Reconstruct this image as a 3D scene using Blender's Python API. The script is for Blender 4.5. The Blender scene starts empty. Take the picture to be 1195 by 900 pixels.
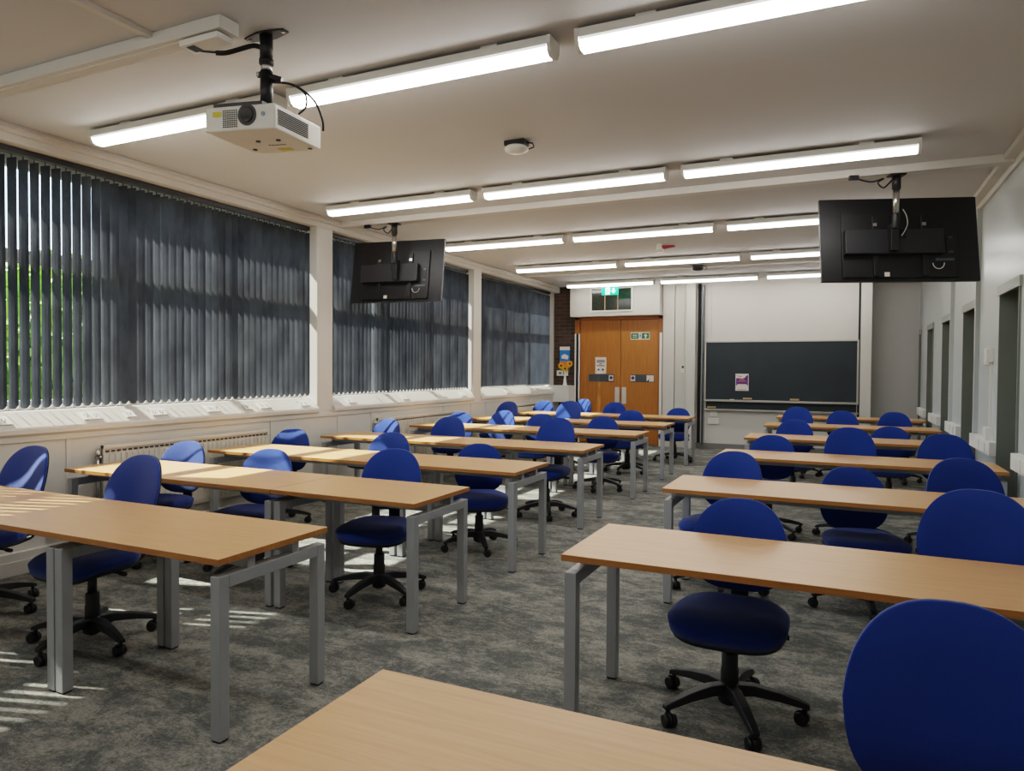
import bpy, bmesh, math, random
from mathutils import Vector, Matrix
random.seed(7)
COL = bpy.context.scene.collection
PI = math.pi

# ------------------------------------------------------------------ materials
MATS = {}
def srgb(r, g, b):
    f = lambda c: (c/255/12.92) if c <= 10 else ((c/255+.055)/1.055)**2.4
    return (f(r), f(g), f(b), 1)

def mat(name, col, rough=.6, metal=0.0, noise=0.0, nscale=30, bump=0.0, bscale=200, spec=.5,
        stretch=None, sheen=0.0, emit=0.0, coat=0.0):
    m = bpy.data.materials.new(name); m.use_nodes = True
    nt = m.node_tree; b = nt.nodes['Principled BSDF']
    b.inputs['Base Color'].default_value = col
    b.inputs['Roughness'].default_value = rough
    b.inputs['Metallic'].default_value = metal
    b.inputs['Specular IOR Level'].default_value = spec
    if sheen: b.inputs['Sheen Weight'].default_value = sheen
    if coat: b.inputs['Coat Weight'].default_value = coat
    if emit:
        b.inputs['Emission Color'].default_value = col
        b.inputs['Emission Strength'].default_value = emit
    tc = nt.nodes.new('ShaderNodeTexCoord')
    vec = tc.outputs['Object']
    if stretch:
        mp = nt.nodes.new('ShaderNodeMapping'); mp.inputs['Scale'].default_value = stretch
        nt.links.new(vec, mp.inputs['Vector']); vec = mp.outputs['Vector']
    if noise:
        n = nt.nodes.new('ShaderNodeTexNoise'); n.inputs['Scale'].default_value = nscale
        n.inputs['Detail'].default_value = 5
        nt.links.new(vec, n.inputs['Vector'])
        mx = nt.nodes.new('ShaderNodeMix'); mx.data_type = 'RGBA'
        mx.inputs['A'].default_value = [max(0, c*(1-noise)) for c in col[:3]]+[1]
        mx.inputs['B'].default_value = [min(1, c*(1+noise)) for c in col[:3]]+[1]
        nt.links.new(n.outputs['Fac'], mx.inputs['Factor'])
        nt.links.new(mx.outputs['Result'], b.inputs['Base Color'])
    if bump:
        n2 = nt.nodes.new('ShaderNodeTexNoise'); n2.inputs['Scale'].default_value = bscale
        nt.links.new(tc.outputs['Object'], n2.inputs['Vector'])
        bp = nt.nodes.new('ShaderNodeBump'); bp.inputs['Strength'].default_value = bump
        bp.inputs['Distance'].default_value = .004
        nt.links.new(n2.outputs['Fac'], bp.inputs['Height'])
        nt.links.new(bp.outputs['Normal'], b.inputs['Normal'])
    MATS[name] = m
    return m

M_wall = mat('wall_paint', srgb(203, 199, 191), .55, noise=.03, nscale=3)
M_wallR = mat('right_wall_paint', srgb(186, 190, 190), .3, noise=.04, nscale=3)
M_ceil = mat('ceiling_paint', srgb(197, 195, 194), .75, noise=.03, nscale=1.5)
M_trim = mat('trim_paint', srgb(205, 200, 192), .4)
M_white = mat('white_plastic', srgb(225, 223, 217), .35)
M_gpaint = mat('grey_paint', srgb(112, 118, 112), .5, noise=.05, nscale=8)
M_gcasing = mat('grey_casing_paint', srgb(150, 153, 148), .45)
M_gwall = mat('grey_wall_paint', srgb(196, 194, 190), .7, noise=.03, nscale=6)
M_skirt = mat('skirting_grey', srgb(120, 120, 116), .5)
M_leg = mat('silver_metal', srgb(166, 168, 170), .38, .3, noise=.04, nscale=40)
M_foot = mat('black_foot', srgb(25, 25, 25), .6)
M_blue = mat('blue_fabric', srgb(22, 56, 132), .85, noise=.18, nscale=500, bump=.5, bscale=900, spec=.2, sheen=.25)
M_black = mat('black_plastic', srgb(24, 24, 25), .45, noise=.1, nscale=60)
M_tv = mat('display_black', srgb(20, 20, 23), .4, noise=.1, nscale=20)
M_tv2 = mat('display_panel_black', srgb(32, 32, 36), .5)
M_chrome = mat('brushed_steel', srgb(190, 188, 184), .25, .9)
M_satin = mat('satin_plate', srgb(205, 200, 190), .4, .15)
M_alu = mat('aluminium', srgb(180, 178, 170), .35, .6)
M_cable = mat('cable_black', srgb(16, 16, 17), .5)
M_cableW = mat('cable_white', srgb(205, 203, 198), .5)
M_board = mat('chalkboard_slate', srgb(30, 40, 46), .55, noise=.35, nscale=2.5)
M_proj = mat('projector_white', srgb(216, 212, 202), .45)
M_vent = mat('vent_dark', srgb(60, 58, 54), .7)
M_lens = mat('lens_glass', srgb(14, 15, 18), .08, coat=1)
M_yellow = mat('sticker_yellow', srgb(205, 190, 40), .6)
M_red = mat('alarm_red', srgb(150, 24, 22), .4)
M_green = mat('sign_green', srgb(14, 104, 70), .4)
M_greenlit = mat('sign_green_lit', srgb(20, 165, 120), .4, emit=.8)
M_whitelit = mat('sign_white_lit', srgb(240, 255, 250), .4, emit=.9)
M_paper = mat('paper_white', srgb(226, 214, 206), .8)
M_ink = mat('ink_dark', srgb(60, 56, 60), .8)
M_purple = mat('poster_purple', srgb(92, 48, 118), .6)
M_pblue = mat('poster_blue', srgb(38, 120, 190), .4)
M_porange = mat('poster_orange', srgb(225, 120, 60), .5)
M_signblue = mat('sign_blue', srgb(40, 70, 130), .5)
M_petal = mat('petal_yellow', srgb(240, 165, 20), .6, noise=.3, nscale=40)
M_seed = mat('seed_brown', srgb(60, 32, 14), .8)
M_stem = mat('stem_green', srgb(90, 130, 50), .6)
M_vase = mat('vase_white', srgb(235, 233, 228), .25)
M_dgap = mat('dark_gap', srgb(18, 16, 15), .8)
M_wframe = mat('window_frame_white', srgb(190, 196, 200), .4)
M_ply = mat('eraser_wood', srgb(178, 150, 112), .6, noise=.1)
M_rad = mat('radiator_cream', srgb(216, 208, 194), .4)
M_bark = mat('bark', srgb(70, 58, 46), .9, noise=.3, nscale=20)
M_grass = mat('grass_ground', srgb(112, 116, 92), .9, noise=.4, nscale=6)
M_glintgrey = mat('grey_plate', srgb(84, 92, 98), .3, .5)
M_grilleglass = mat('fanlight_glass', srgb(46, 50, 44), .15, noise=.8, nscale=14, stretch=(1, 1, 3))

def wood(name, c1, c2, stretch, rough):
    m = bpy.data.materials.new(name); m.use_nodes = True
    nt = m.node_tree; b = nt.nodes['Principled BSDF']; b.inputs['Roughness'].default_value = rough
    tc = nt.nodes.new('ShaderNodeTexCoord'); oi = nt.nodes.new('ShaderNodeObjectInfo')
    ad = nt.nodes.new('ShaderNodeVectorMath'); ad.operation = 'ADD'
    sc = nt.nodes.new('ShaderNodeVectorMath'); sc.operation = 'SCALE'; sc.inputs['Scale'].default_value = 13
    cb = nt.nodes.new('ShaderNodeCombineXYZ')
    for k in 'XYZ': nt.links.new(oi.outputs['Random'], cb.inputs[k])
    nt.links.new(cb.outputs[0], sc.inputs[0])
    mp = nt.nodes.new('ShaderNodeMapping'); mp.inputs['Scale'].default_value = stretch
    nt.links.new(tc.outputs['Object'], mp.inputs['Vector'])
    nt.links.new(mp.outputs[0], ad.inputs[0]); nt.links.new(sc.outputs[0], ad.inputs[1])
    n = nt.nodes.new('ShaderNodeTexNoise'); n.inputs['Scale'].default_value = 3; n.inputs['Detail'].default_value = 8
    n.inputs['Roughness'].default_value = .6; n.inputs['Distortion'].default_value = .4
    nt.links.new(ad.outputs[0], n.inputs['Vector'])
    cr = nt.nodes.new('ShaderNodeValToRGB')
    cr.color_ramp.elements[0].position = .32; cr.color_ramp.elements[0].color = c1
    cr.color_ramp.elements[1].position = .68; cr.color_ramp.elements[1].color = c2
    nt.links.new(n.outputs['Fac'], cr.inputs[0]); nt.links.new(cr.outputs[0], b.inputs['Base Color'])
    MATS[name] = m; return m
M_desk = wood('beech_laminate', srgb(200, 151, 100), srgb(212, 166, 117), (1.2, 22, 22), .34)
M_edge = wood('beech_edge', srgb(160, 106, 54), srgb(178, 122, 66), (1.2, 22, 22), .45)
M_door = wood('oak_veneer', srgb(160, 98, 40), srgb(182, 118, 54), (22, 22, 1.0), .4)
M_doorframe = wood('oak_frame', srgb(140, 84, 34), srgb(160, 100, 44), (16, 16, 1.0), .45)

def carpet():
    m = bpy.data.materials.new('mottled_carpet'); m.use_nodes = True
    nt = m.node_tree; b = nt.nodes['Principled BSDF']; b.inputs['Roughness'].default_value = .95
    b.inputs['Specular IOR Level'].default_value = .1
    tc = nt.nodes.new('ShaderNodeTexCoord')
    def noise(scale, st, det=6, rough=.65, dist=0):
        mp = nt.nodes.new('ShaderNodeMapping'); mp.inputs['Scale'].default_value = st
        nt.links.new(tc.outputs['Object'], mp.inputs['Vector'])
        n = nt.nodes.new('ShaderNodeTexNoise'); n.inputs['Scale'].default_value = scale
        n.inputs['Detail'].default_value = det; n.inputs['Roughness'].default_value = rough
        n.inputs['Distortion'].default_value = dist
        nt.links.new(mp.outputs[0], n.inputs['Vector']); return n.outputs['Fac']
    big = noise(3.6, (1, 1.6, 1), 9, .78, .4)
    mid = noise(20, (1, 1.4, 1), 8, .85)
    fine = noise(260, (1, 1, 1), 2)
    # plank-shaped carpet tiles with slightly different tone
    br = nt.nodes.new('ShaderNodeTexBrick'); br.inputs['Scale'].default_value = 1
    br.inputs['Brick Width'].default_value = 1.0; br.inputs['Row Height'].default_value = .25
    br.inputs['Mortar Size'].default_value = .0; br.inputs['Color1'].default_value = (0.3, .3, .3, 1); br.inputs['Color2'].default_value = (.7, .7, .7, 1)
    mpb = nt.nodes.new('ShaderNodeMapping'); nt.links.new(tc.outputs['Object'], mpb.inputs['Vector'])
    nt.links.new(mpb.outputs[0], br.inputs['Vector'])
    def math_(op, a, bb):
        n = nt.nodes.new('ShaderNodeMath'); n.operation = op
        for i, v in enumerate((a, bb)):
            if isinstance(v, (int, float)): n.inputs[i].default_value = v
            else: nt.links.new(v, n.inputs[i])
        return n.outputs[0]
    rgb = nt.nodes.new('ShaderNodeRGBToBW'); nt.links.new(br.outputs['Color'], rgb.inputs[0])
    tone = math_('MULTIPLY', math_('SUBTRACT', rgb.outputs[0], .5), .10)
    patch = math_('ADD', math_('ADD', math_('MULTIPLY', big, .6), math_('MULTIPLY', mid, .4)), tone)
    mr = nt.nodes.new('ShaderNodeMapRange'); mr.inputs['From Min'].default_value = .44; mr.inputs['From Max'].default_value = .56
    nt.links.new(patch, mr.inputs['Value'])
    sp = noise(70, (1, 1, 1), 4, .8)
    v = math_('ADD', math_('MULTIPLY', mr.outputs[0], .55), math_('MULTIPLY', math_('SUBTRACT', sp, .5), 1.3))
    v = math_('ADD', v, math_('MULTIPLY', math_('SUBTRACT', fine, .5), .9))
    cr = nt.nodes.new('ShaderNodeValToRGB'); e = cr.color_ramp.elements
    e[0].position = .0; e[0].color = srgb(86, 89, 87)
    e[1].position = .75; e[1].color = srgb(162, 158, 147)
    x = cr.color_ramp.elements.new(.35); x.color = srgb(122, 121, 114)
    nt.links.new(v, cr.inputs[0]); nt.links.new(cr.outputs[0], b.inputs['Base Color'])
    bp = nt.nodes.new('ShaderNodeBump'); bp.inputs['Strength'].default_value = .5; bp.inputs['Distance'].default_value = .006
    nt.links.new(fine, bp.inputs['Height']); nt.links.new(bp.outputs[0], b.inputs['Normal'])
    return m
M_carpet = carpet()

def brick():
    m = bpy.data.materials.new('dark_brick'); m.use_nodes = True
    nt = m.node_tree; b = nt.nodes['Principled BSDF']; b.inputs['Roughness'].default_value = .85
    tc = nt.nodes.new('ShaderNodeTexCoord'); sx = nt.nodes.new('ShaderNodeSeparateXYZ'); cx = nt.nodes.new('ShaderNodeCombineXYZ')
    nt.links.new(tc.outputs['Object'], sx.inputs[0])
    ad = nt.nodes.new('ShaderNodeMath'); ad.operation = 'ADD'
    nt.links.new(sx.outputs['X'], ad.inputs[0]); nt.links.new(sx.outputs['Y'], ad.inputs[1])
    nt.links.new(ad.outputs[0], cx.inputs['X']); nt.links.new(sx.outputs['Z'], cx.inputs['Y'])
    br = nt.nodes.new('ShaderNodeTexBrick'); br.inputs['Scale'].default_value = 1
    br.inputs['Brick Width'].default_value = .225; br.inputs['Row Height'].default_value = .075; br.inputs['Mortar Size'].default_value = .006
    br.inputs['Color1'].default_value = srgb(56, 43, 37); br.inputs['Color2'].default_value = srgb(74, 55, 46); br.inputs['Mortar'].default_value = srgb(84, 76, 68)
    nt.links.new(cx.outputs[0], br.inputs['Vector']); nt.links.new(br.outputs['Color'], b.inputs['Base Color'])
    return m
M_brick = brick()

def blindmat():
    m = bpy.data.materials.new('blind_fabric'); m.use_nodes = True
    nt = m.node_tree; nt.nodes.remove(nt.nodes['Principled BSDF']); out = nt.nodes['Material Output']
    d = nt.nodes.new('ShaderNodeBsdfDiffuse'); t = nt.nodes.new('ShaderNodeBsdfTranslucent'); mx = nt.nodes.new('ShaderNodeMixShader')
    tc = nt.nodes.new('ShaderNodeTexCoord'); n = nt.nodes.new('ShaderNodeTexNoise'); n.inputs['Scale'].default_value = 5; n.inputs['Detail'].default_value = 8
    mp = nt.nodes.new('ShaderNodeMapping'); mp.inputs['Scale'].default_value = (1, 1, .6)
    nt.links.new(tc.outputs['Object'], mp.inputs[0]); nt.links.new(mp.outputs[0], n.inputs['Vector'])
    cr = nt.nodes.new('ShaderNodeValToRGB')
    cr.color_ramp.elements[0].position = .3; cr.color_ramp.elements[0].color = srgb(60, 61, 65)
    cr.color_ramp.elements[1].position = .7; cr.color_ramp.elements[1].color = srgb(90, 93, 98)
    nt.links.new(n.outputs['Fac'], cr.inputs[0]); nt.links.new(cr.outputs[0], d.inputs['Color'])
    t.inputs['Color'].default_value = srgb(84, 92, 104)
    mx.inputs[0].default_value = .14
    nt.links.new(d.outputs[0], mx.inputs[1]); nt.links.new(t.outputs[0], mx.inputs[2]); nt.links.new(mx.outputs[0], out.inputs[0])
    return m
M_blind = blindmat()
M_blindrail = mat('blind_rail_black', srgb(30, 28, 30), .5)

def glassmat():
    m = bpy.data.materials.new('window_glass'); m.use_nodes = True
    nt = m.node_tree; nt.nodes.remove(nt.nodes['Principled BSDF']); out = nt.nodes['Material Output']
    t = nt.nodes.new('ShaderNodeBsdfTransparent'); g = nt.nodes.new('ShaderNodeBsdfGlossy'); g.inputs['Roughness'].default_value = .02
    t.inputs['Color'].default_value = (.94, .97, .96, 1)
    fr = nt.nodes.new('ShaderNodeFresnel'); fr.inputs[0].default_value = 1.3
    mx = nt.nodes.new('ShaderNodeMixShader')
    nt.links.new(fr.outputs[0], mx.inputs[0]); nt.links.new(t.outputs[0], mx.inputs[1]); nt.links.new(g.outputs[0], mx.inputs[2])
    nt.links.new(mx.outputs[0], out.inputs[0]); return m
M_glass = glassmat()

def emitmat(name, col, s):
    m = bpy.data.materials.new(name); m.use_nodes = True
    nt = m.node_tree; b = nt.nodes['Principled BSDF']
    b.inputs['Base Color'].default_value = (.8, .8, .8, 1)
    b.inputs['Emission Color'].default_value = col; b.inputs['Emission Strength'].default_value = s
    return m
LAMP = 6.0
M_diff = emitmat('lamp_diffuser', (1, .98, .95, 1), LAMP)
M_diffside = emitmat('lamp_diffuser_edge', (1, .98, .95, 1), .35)

def leafmat():
    m = bpy.data.materials.new('leaf'); m.use_nodes = True
    nt = m.node_tree; b = nt.nodes['Principled BSDF']; b.inputs['Roughness'].default_value = .6
    tc = nt.nodes.new('ShaderNodeTexCoord'); n = nt.nodes.new('ShaderNodeTexNoise'); n.inputs['Scale'].default_value = 3
    nt.links.new(tc.outputs['Object'], n.inputs['Vector'])
    cr = nt.nodes.new('ShaderNodeValToRGB'); cr.color_ramp.elements[0].color = srgb(86, 140, 30); cr.color_ramp.elements[1].color = srgb(190, 225, 90)
    nt.links.new(n.outputs['Fac'], cr.inputs[0]); nt.links.new(cr.outputs[0], b.inputs['Base Color'])
    return m
M_leaf = leafmat()

# ------------------------------------------------------------------ mesh helpers
def smooth(pts, n=6):
    P = [Vector(p) for p in pts]; out = []
    for i in range(len(P)-1):
        a, b, c, d = P[max(i-1, 0)], P[i], P[i+1], P[min(i+2, len(P)-1)]
        for k in range(n):
            t = k/n
            out.append(.5*((2*b)+(c-a)*t+(2*a-5*b+4*c-d)*t*t+(3*b-a-3*c+d)*t**3))
    out.append(P[-1]); return out

class MB:
    def __init__(s): s.bm = bmesh.new()
    def box(s, x0, x1, y0, y1, z0, z1, mi=0):
        v = [s.bm.verts.new(p) for p in ((x0,y0,z0),(x1,y0,z0),(x1,y1,z0),(x0,y1,z0),(x0,y0,z1),(x1,y0,z1),(x1,y1,z1),(x0,y1,z1))]
        for f in ((0,3,2,1),(4,5,6,7),(0,1,5,4),(1,2,6,5),(2,3,7,6),(3,0,4,7)):
            s.bm.faces.new([v[i] for i in f]).material_index = mi
        return s
    def cyl(s, p0, p1, r0, r1=None, seg=16, mi=0, cap=True):
        r1 = r0 if r1 is None else r1
        p0, p1 = Vector(p0), Vector(p1); d = (p1-p0).normalized()
        a = d.orthogonal().normalized(); b = d.cross(a)
        A = []; B = []
        for i in range(seg):
            t = 2*PI*i/seg; o = a*math.cos(t)+b*math.sin(t)
            A.append(s.bm.verts.new(p0+o*r0)); B.append(s.bm.verts.new(p1+o*r1))
        for i in range(seg):
            j = (i+1) % seg
            f = s.bm.faces.new((A[i], A[j], B[j], B[i])); f.smooth = True; f.material_index = mi
        if cap:
            s.bm.faces.new(A[::-1]).material_index = mi; s.bm.faces.new(B).material_index = mi
        return s
    def tube(s, pts, r, seg=8, mi=0):
        pts = [Vector(p) for p in pts]; rings = []
        prev = None
        for i, p in enumerate(pts):
            d = (pts[min(i+1, len(pts)-1)]-pts[max(i-1, 0)]).normalized()
            if prev is None: a = d.orthogonal().normalized()
            else: a = (prev-d*prev.dot(d)).normalized()
            prev = a; b = d.cross(a)
            rr = r[i] if isinstance(r, (list, tuple)) else r
            rings.append([s.bm.verts.new(p+(a*math.cos(2*PI*k/seg)+b*math.sin(2*PI*k/seg))*rr) for k in range(seg)])
        for i in range(len(rings)-1):
            for k in range(seg):
                j = (k+1) % seg
                f = s.bm.faces.new((rings[i][k], rings[i][j], rings[i+1][j], rings[i+1][k])); f.smooth = True; f.material_index = mi
        s.bm.faces.new(rings[0][::-1]).material_index = mi; s.bm.faces.new(rings[-1]).material_index = mi
        return s
    def lathe(s, prof, c=(0,0,0), seg=24, mi=0):
        rings = []
        for r, z in prof:
            rings.append([s.bm.verts.new((c[0]+r*math.cos(2*PI*k/seg), c[1]+r*math.sin(2*PI*k/seg), c[2]+z)) for k in range(seg)])
        for i in range(len(rings)-1):
            for k in range(seg):
                j = (k+1) % seg
                f = s.bm.faces.new((rings[i][k], rings[i][j], rings[i+1][j], rings[i+1][k])); f.smooth = True; f.material_index = mi
        s.bm.faces.new(rings[0][::-1]).material_index = mi; s.bm.faces.new(rings[-1]).material_index = mi
        return s
    def prism(s, poly, axis, a, b, mi=0, smooth=False):
        """poly: 2D points in the plane normal to axis; extruded from a to b"""
        def P(u, v, w):
            return {'x': (w, u, v), 'y': (u, w, v), 'z': (u, v, w)}[axis]
        A = [s.bm.verts.new(P(u, v, a)) for u, v in poly]; B = [s.bm.verts.new(P(u, v, b)) for u, v in poly]
        n = len(poly)
        for i in range(n):
            j = (i+1) % n
            f = s.bm.faces.new((A[i], A[j], B[j], B[i])); f.material_index = mi; f.smooth = smooth
        s.bm.faces.new(A[::-1]).material_index = mi; s.bm.faces.new(B).material_index = mi
        return s
    def quad(s, pts, mi=0):
        s.bm.faces.new([s.bm.verts.new(p) for p in pts]).material_index = mi; return s
    def build(s, name, mats, parent=None, bevel=0, segs=2, recalc=True, loc=None):
        if recalc: bmesh.ops.recalc_face_normals(s.bm, faces=s.bm.faces)
        me = bpy.data.meshes.new(name); s.bm.to_mesh(me); s.bm.free()
        for m in (mats if isinstance(mats, (list, tuple)) else [mats]): me.materials.append(m)
        o = bpy.data.objects.new(name, me); COL.objects.link(o)
        if parent: o.parent = parent
        if loc: o.location = loc
        if bevel:
            md = o.modifiers.new('bevel', 'BEVEL'); md.width = bevel; md.segments = segs; md.limit_method = 'ANGLE'; md.angle_limit = math.radians(40)
            md.harden_normals = False
        return o

def thing(name, label, cat, loc=(0,0,0), rz=0, group=None):
    o = bpy.data.objects.new(name, None); COL.objects.link(o)
    o.location = loc; o.rotation_euler = (0, 0, rz); o.empty_display_size = .1
    o['label'] = label; o['category'] = cat
    if group: o['group'] = group
    return o
def tag(o, label, cat, group=None):
    o['label'] = label; o['category'] = cat
    if group: o['group'] = group
    return o
def struct(o): o['kind'] = 'structure'; return o
def copy_tree(o, parent=None):
    c = o.copy(); COL.objects.link(c); c.parent = parent
    for ch in list(o.children): copy_tree(ch, c)
    return c
def text_mesh(name, txt, size, material, parent, mw, extrude=.0004):
    cu = bpy.data.curves.new(name, 'FONT'); cu.body = txt; cu.size = size; cu.extrude = extrude
    cu.align_x = 'CENTER'; cu.align_y = 'CENTER'
    tmp = bpy.data.objects.new(name, cu); COL.objects.link(tmp)
    dg = bpy.context.evaluated_depsgraph_get()
    me = bpy.data.meshes.new_from_object(tmp.evaluated_get(dg))
    bpy.data.objects.remove(tmp); me.name = name
    me.materials.clear(); me.materials.append(material)
    o = bpy.data.objects.new(name, me); COL.objects.link(o); o.parent = parent; o.matrix_local = mw
    return o

# ------------------------------------------------------------------ room dimensions
ZC = 3.16          # ceiling
XL = -5.30         # left wall face / pillar face
XG = -5.62         # window glass plane
XW = 1.20          # right wall face
YF = -1.6          # wall behind the camera
YB = 13.62         # chalkboard wall
YR = 14.2          # recessed grey wall at right
SILL = 1.13; HEAD = 3.04

struct(MB().box(-6.0, 2.0, YF-.3, 14.8, -.1, 0).build('floor', M_carpet))
struct(MB().box(-6.0, 2.0, YF-.3, 14.8, ZC, ZC+.15).build('ceiling', M_ceil))
struct(MB().box(-6.0, 2.0, YF-.3, YF, 0, ZC).build('wall_front', M_wall))

# ---- left wall: dado, pillars, head beam
PIL = [(-1.6, -.86), (2.55, 2.82), (6.22, 6.48), (9.89, 10.15), (13.36, YB)]
m = MB()
m.box(-5.72, XL, YF, 13.62, 0, .99)
m.box(-5.72, -5.46, YF, 13.62, .99, SILL)
m.box(-5.72, XL, YF, 13.62, HEAD, ZC)
for a, b in PIL[:4]: m.box(-5.72, XL, a, b, .99, HEAD)
m.box(-5.72, -5.42, PIL[4][0], PIL[4][1], SILL, HEAD)
# cover battens on the dado panels
for y in (3.40, 5.50, 6.56, 7.20, 8.95, 9.80, 10.30, 12.1):
    m.box(XL-.01, XL+.008, y, y+.035, .16, .95)
m.box(XL-.01, XL+.012, YF, 13.62, .925, .96)
struct(m.build('wall_left', M_wall, bevel=.003))
struct(MB().box(XL-.01, XL+.07, YF, 13.3, 0, .10).box(XL-.01, XL+.05, YF, 13.3, .10, .155).build('baseboard_left', M_trim, bevel=.004))
struct(MB().box(XL-.01, XL+.035, YF, 13.4, 3.095, ZC).box(XL-.01, XL+.05, YF, 13.4, 3.125, 3.135).build('trim_1', M_trim, bevel=.003))

BAYS = [(-.86, 2.55), (2.82, 6.22), (6.48, 9.89), (10.15, 13.36)]
n_s = 0
for k, (a, b) in enumerate(BAYS):
    # sloping sill trunking
    poly = [(-5.47, .98), (-5.47, SILL+.01), (-5.42, SILL+.01), (-5.40, SILL-.005), (-5.275, 1.03), (-5.265, 1.015), (-5.265, .985), (-5.29, .965), (-5.29, .95), (-5.31, .95)]
    struct(MB().prism(poly, 'y', a+.001, b-.001).build('trim_%d' % (k+2), M_trim))
    # window frame: perimeter + mullions + transom
    fr = MB(); x0, x1 = XG-.035, XG+.035
    fr.box(x0, x1, a, b, SILL, SILL+.08).box(x0, x1, a, b, 2.95, HEAD).box(x0-.002, x1+.002, a+.002, b-.002, 2.24, 2.34)
    for i in range(4):
        y = a+(b-a)*i/3; fr.box(x0-.004, x1+.004, max(a+.001, y-.04), min(b-.001, y+.04), SILL+.002, HEAD-.002)
    w = struct(fr.build('window_%d' % (k+1), M_wframe))
    for i in range(3):
        for (z0, z1) in ((SILL+.08, 2.24), (2.34, 2.95)):
            MB().box(XG-.003, XG+.003, a+(b-a)*i/3+.04, a+(b-a)*(i+1)/3-.04, z0, z1).build('glass_pane', M_glass, w)

# ---- vertical blinds
WORD = ['first', 'second', 'third', 'fourth', 'fifth', 'sixth', 'seventh', 'eighth', 'ninth', 'tenth']
BLAB = ['dark vertical blind on the window nearest the camera, mostly outside the picture',
        'long dark vertical blind on the nearest window, with gaps showing green trees',
        'dark vertical blind on the middle window, partly behind the hanging screen',
        'dark vertical blind on the far window, beside the brick wall']
for k, (a, b) in enumerate(BAYS):
    if k == 0: a2, b2 = 1.0, b
    else: a2, b2 = a, b
    t = thing('vertical_blind', BLAB[k], 'blind', (-5.42, (a+b)/2, SILL), 0, 'vertical blinds on the window wall')
    oy = (a+b)/2
    m = MB(); ch = MB(); hk = MB(); wt = MB()
    n = int((b-a-.06)/.0765); pts = []; pit = (b-a-.09)/(n-1)
    top = HEAD-SILL-.075; bot = .03
    for i in range(n):
        y = a-oy+.0475+i*pit
        th = math.radians(7+random.uniform(-4, 4))
        if k == 0: th = math.radians(64+random.uniform(-9, 9))
        if random.random() < .05: th += math.radians(random.choice((-25, 30)))
        if k == 1 and i < 17: th = math.radians(11.5+random.uniform(-2, 2))
        if k == 3 and i > n-17: th = math.radians(78+random.uniform(-3, 3))
        hw = .0445; c, s = math.cos(th), math.sin(th)
        # slightly curved vane: three strips
        prev = None; cs = []
        for q in (-1, -.4, .4, 1):
            bow = (1-q*q)*.004
            cs.append((q*hw*c+bow*s, y+q*hw*s-bow*c))
        for (p, q) in zip(cs, cs[1:]):
            f = m.bm.faces.new([m.bm.verts.new((p[0], p[1], bot)), m.bm.verts.new((q[0], q[1], bot)),
                                m.bm.verts.new((q[0], q[1], top)), m.bm.verts.new((p[0], p[1], top))])
            f.smooth = True
        hk.box(-.006, .006, y-.002, y+.002, top-.002, HEAD-SILL-.044, 1)
        for sg in (1,):
            pts.append((hw*c+.003, y+hw*s, bot+.02))
        wt.quad([(cs[0][0]+s*.003, cs[0][1]-c*.003, bot), (cs[3][0]+s*.003, cs[3][1]-c*.003, bot), (cs[3][0]+s*.003, cs[3][1]-c*.003, bot+.045), (cs[0][0]+s*.003, cs[0][1]-c*.003, bot+.045)])
    m.build('slats', M_blind, t, recalc=False)
    hk.box(-.03, .03, a-oy+.02, b-oy-.02, HEAD-SILL-.045, HEAD-SILL-.004)
    hk.build('headrail', [M_blindrail, M_glintgrey], t)
    path = []
    for p, q in zip(pts, pts[1:]):
        for u in (0, .25, .5, .75):
            path.append((p[0]+(q[0]-p[0])*u, p[1]+(q[1]-p[1])*u, p[2]-.03*4*u*(1-u)*.9))
    path.append(pts[-1])
    ch.tube(path, .0038, 5)
    for p in pts: ch.box(p[0]-.004, p[0]+.004, p[1]-.005, p[1]+.005, p[2]-.022, p[2]+.004)
    ch.build('bottom_chain', M_white, t)

# ---- power sockets along the sill trunking
def sill_socket(y, w, label):
    # sits on the sloping face from (-5.40,1.125) to (-5.275,1.03)
    d = Vector((.125, 0, -.095)).normalized(); nrm = Vector((.095, 0, .125)).normalized()
    o = MB(); o.box(-.043, .043, -w/2, w/2, 0, .010)
    hb = MB()
    for g in (-1, 1) if w > .12 else (0,):
        cy = g*w*.24
        hb.box(.008, .022, cy-.004, cy+.004, .0100, .0112)
        for q in (-1, 1): hb.box(-.012, .000, cy+q*.011-.003, cy+q*.011+.003, .0100, .0112)
    c = Vector((-5.3375, y, 1.0775))+nrm*.003
    ob = o.build('power_socket', M_white, bevel=.002)
    R = Matrix(((d.x, 0, nrm.x), (0, 1, 0), (d.z, 0, nrm.z))).to_4x4()
    ob.matrix_world = Matrix.Translation(c) @ R
    tag(ob, label, 'socket', 'power sockets on the window sill trunking')
    hb.build('pin_holes', M_ink, ob)
names = ['double power socket at the left picture edge on the sill trunking under the nearest window',
 'double power socket on the sill trunking under the nearest window, second from the left',
 'small single socket on the sill trunking under the nearest window, left of its middle',
 'double power socket on the sill trunking under the nearest window, third double from the left',
 'double power socket on the sill trunking under the nearest window, above the radiator middle',
 'small single socket on the sill trunking under the nearest window, right of its middle',
 'double power socket on the sill trunking under the nearest window, second from the pillar',
 'double power socket on the sill trunking closest to the first pillar']
for (y, w), nm in zip(((2.95, .146), (3.62, .146), (3.95, .086), (4.22, .146), (4.80, .146), (5.22, .086), (5.45, .146), (6.03, .146)), names):
    sill_socket(y, w, nm)
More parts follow.
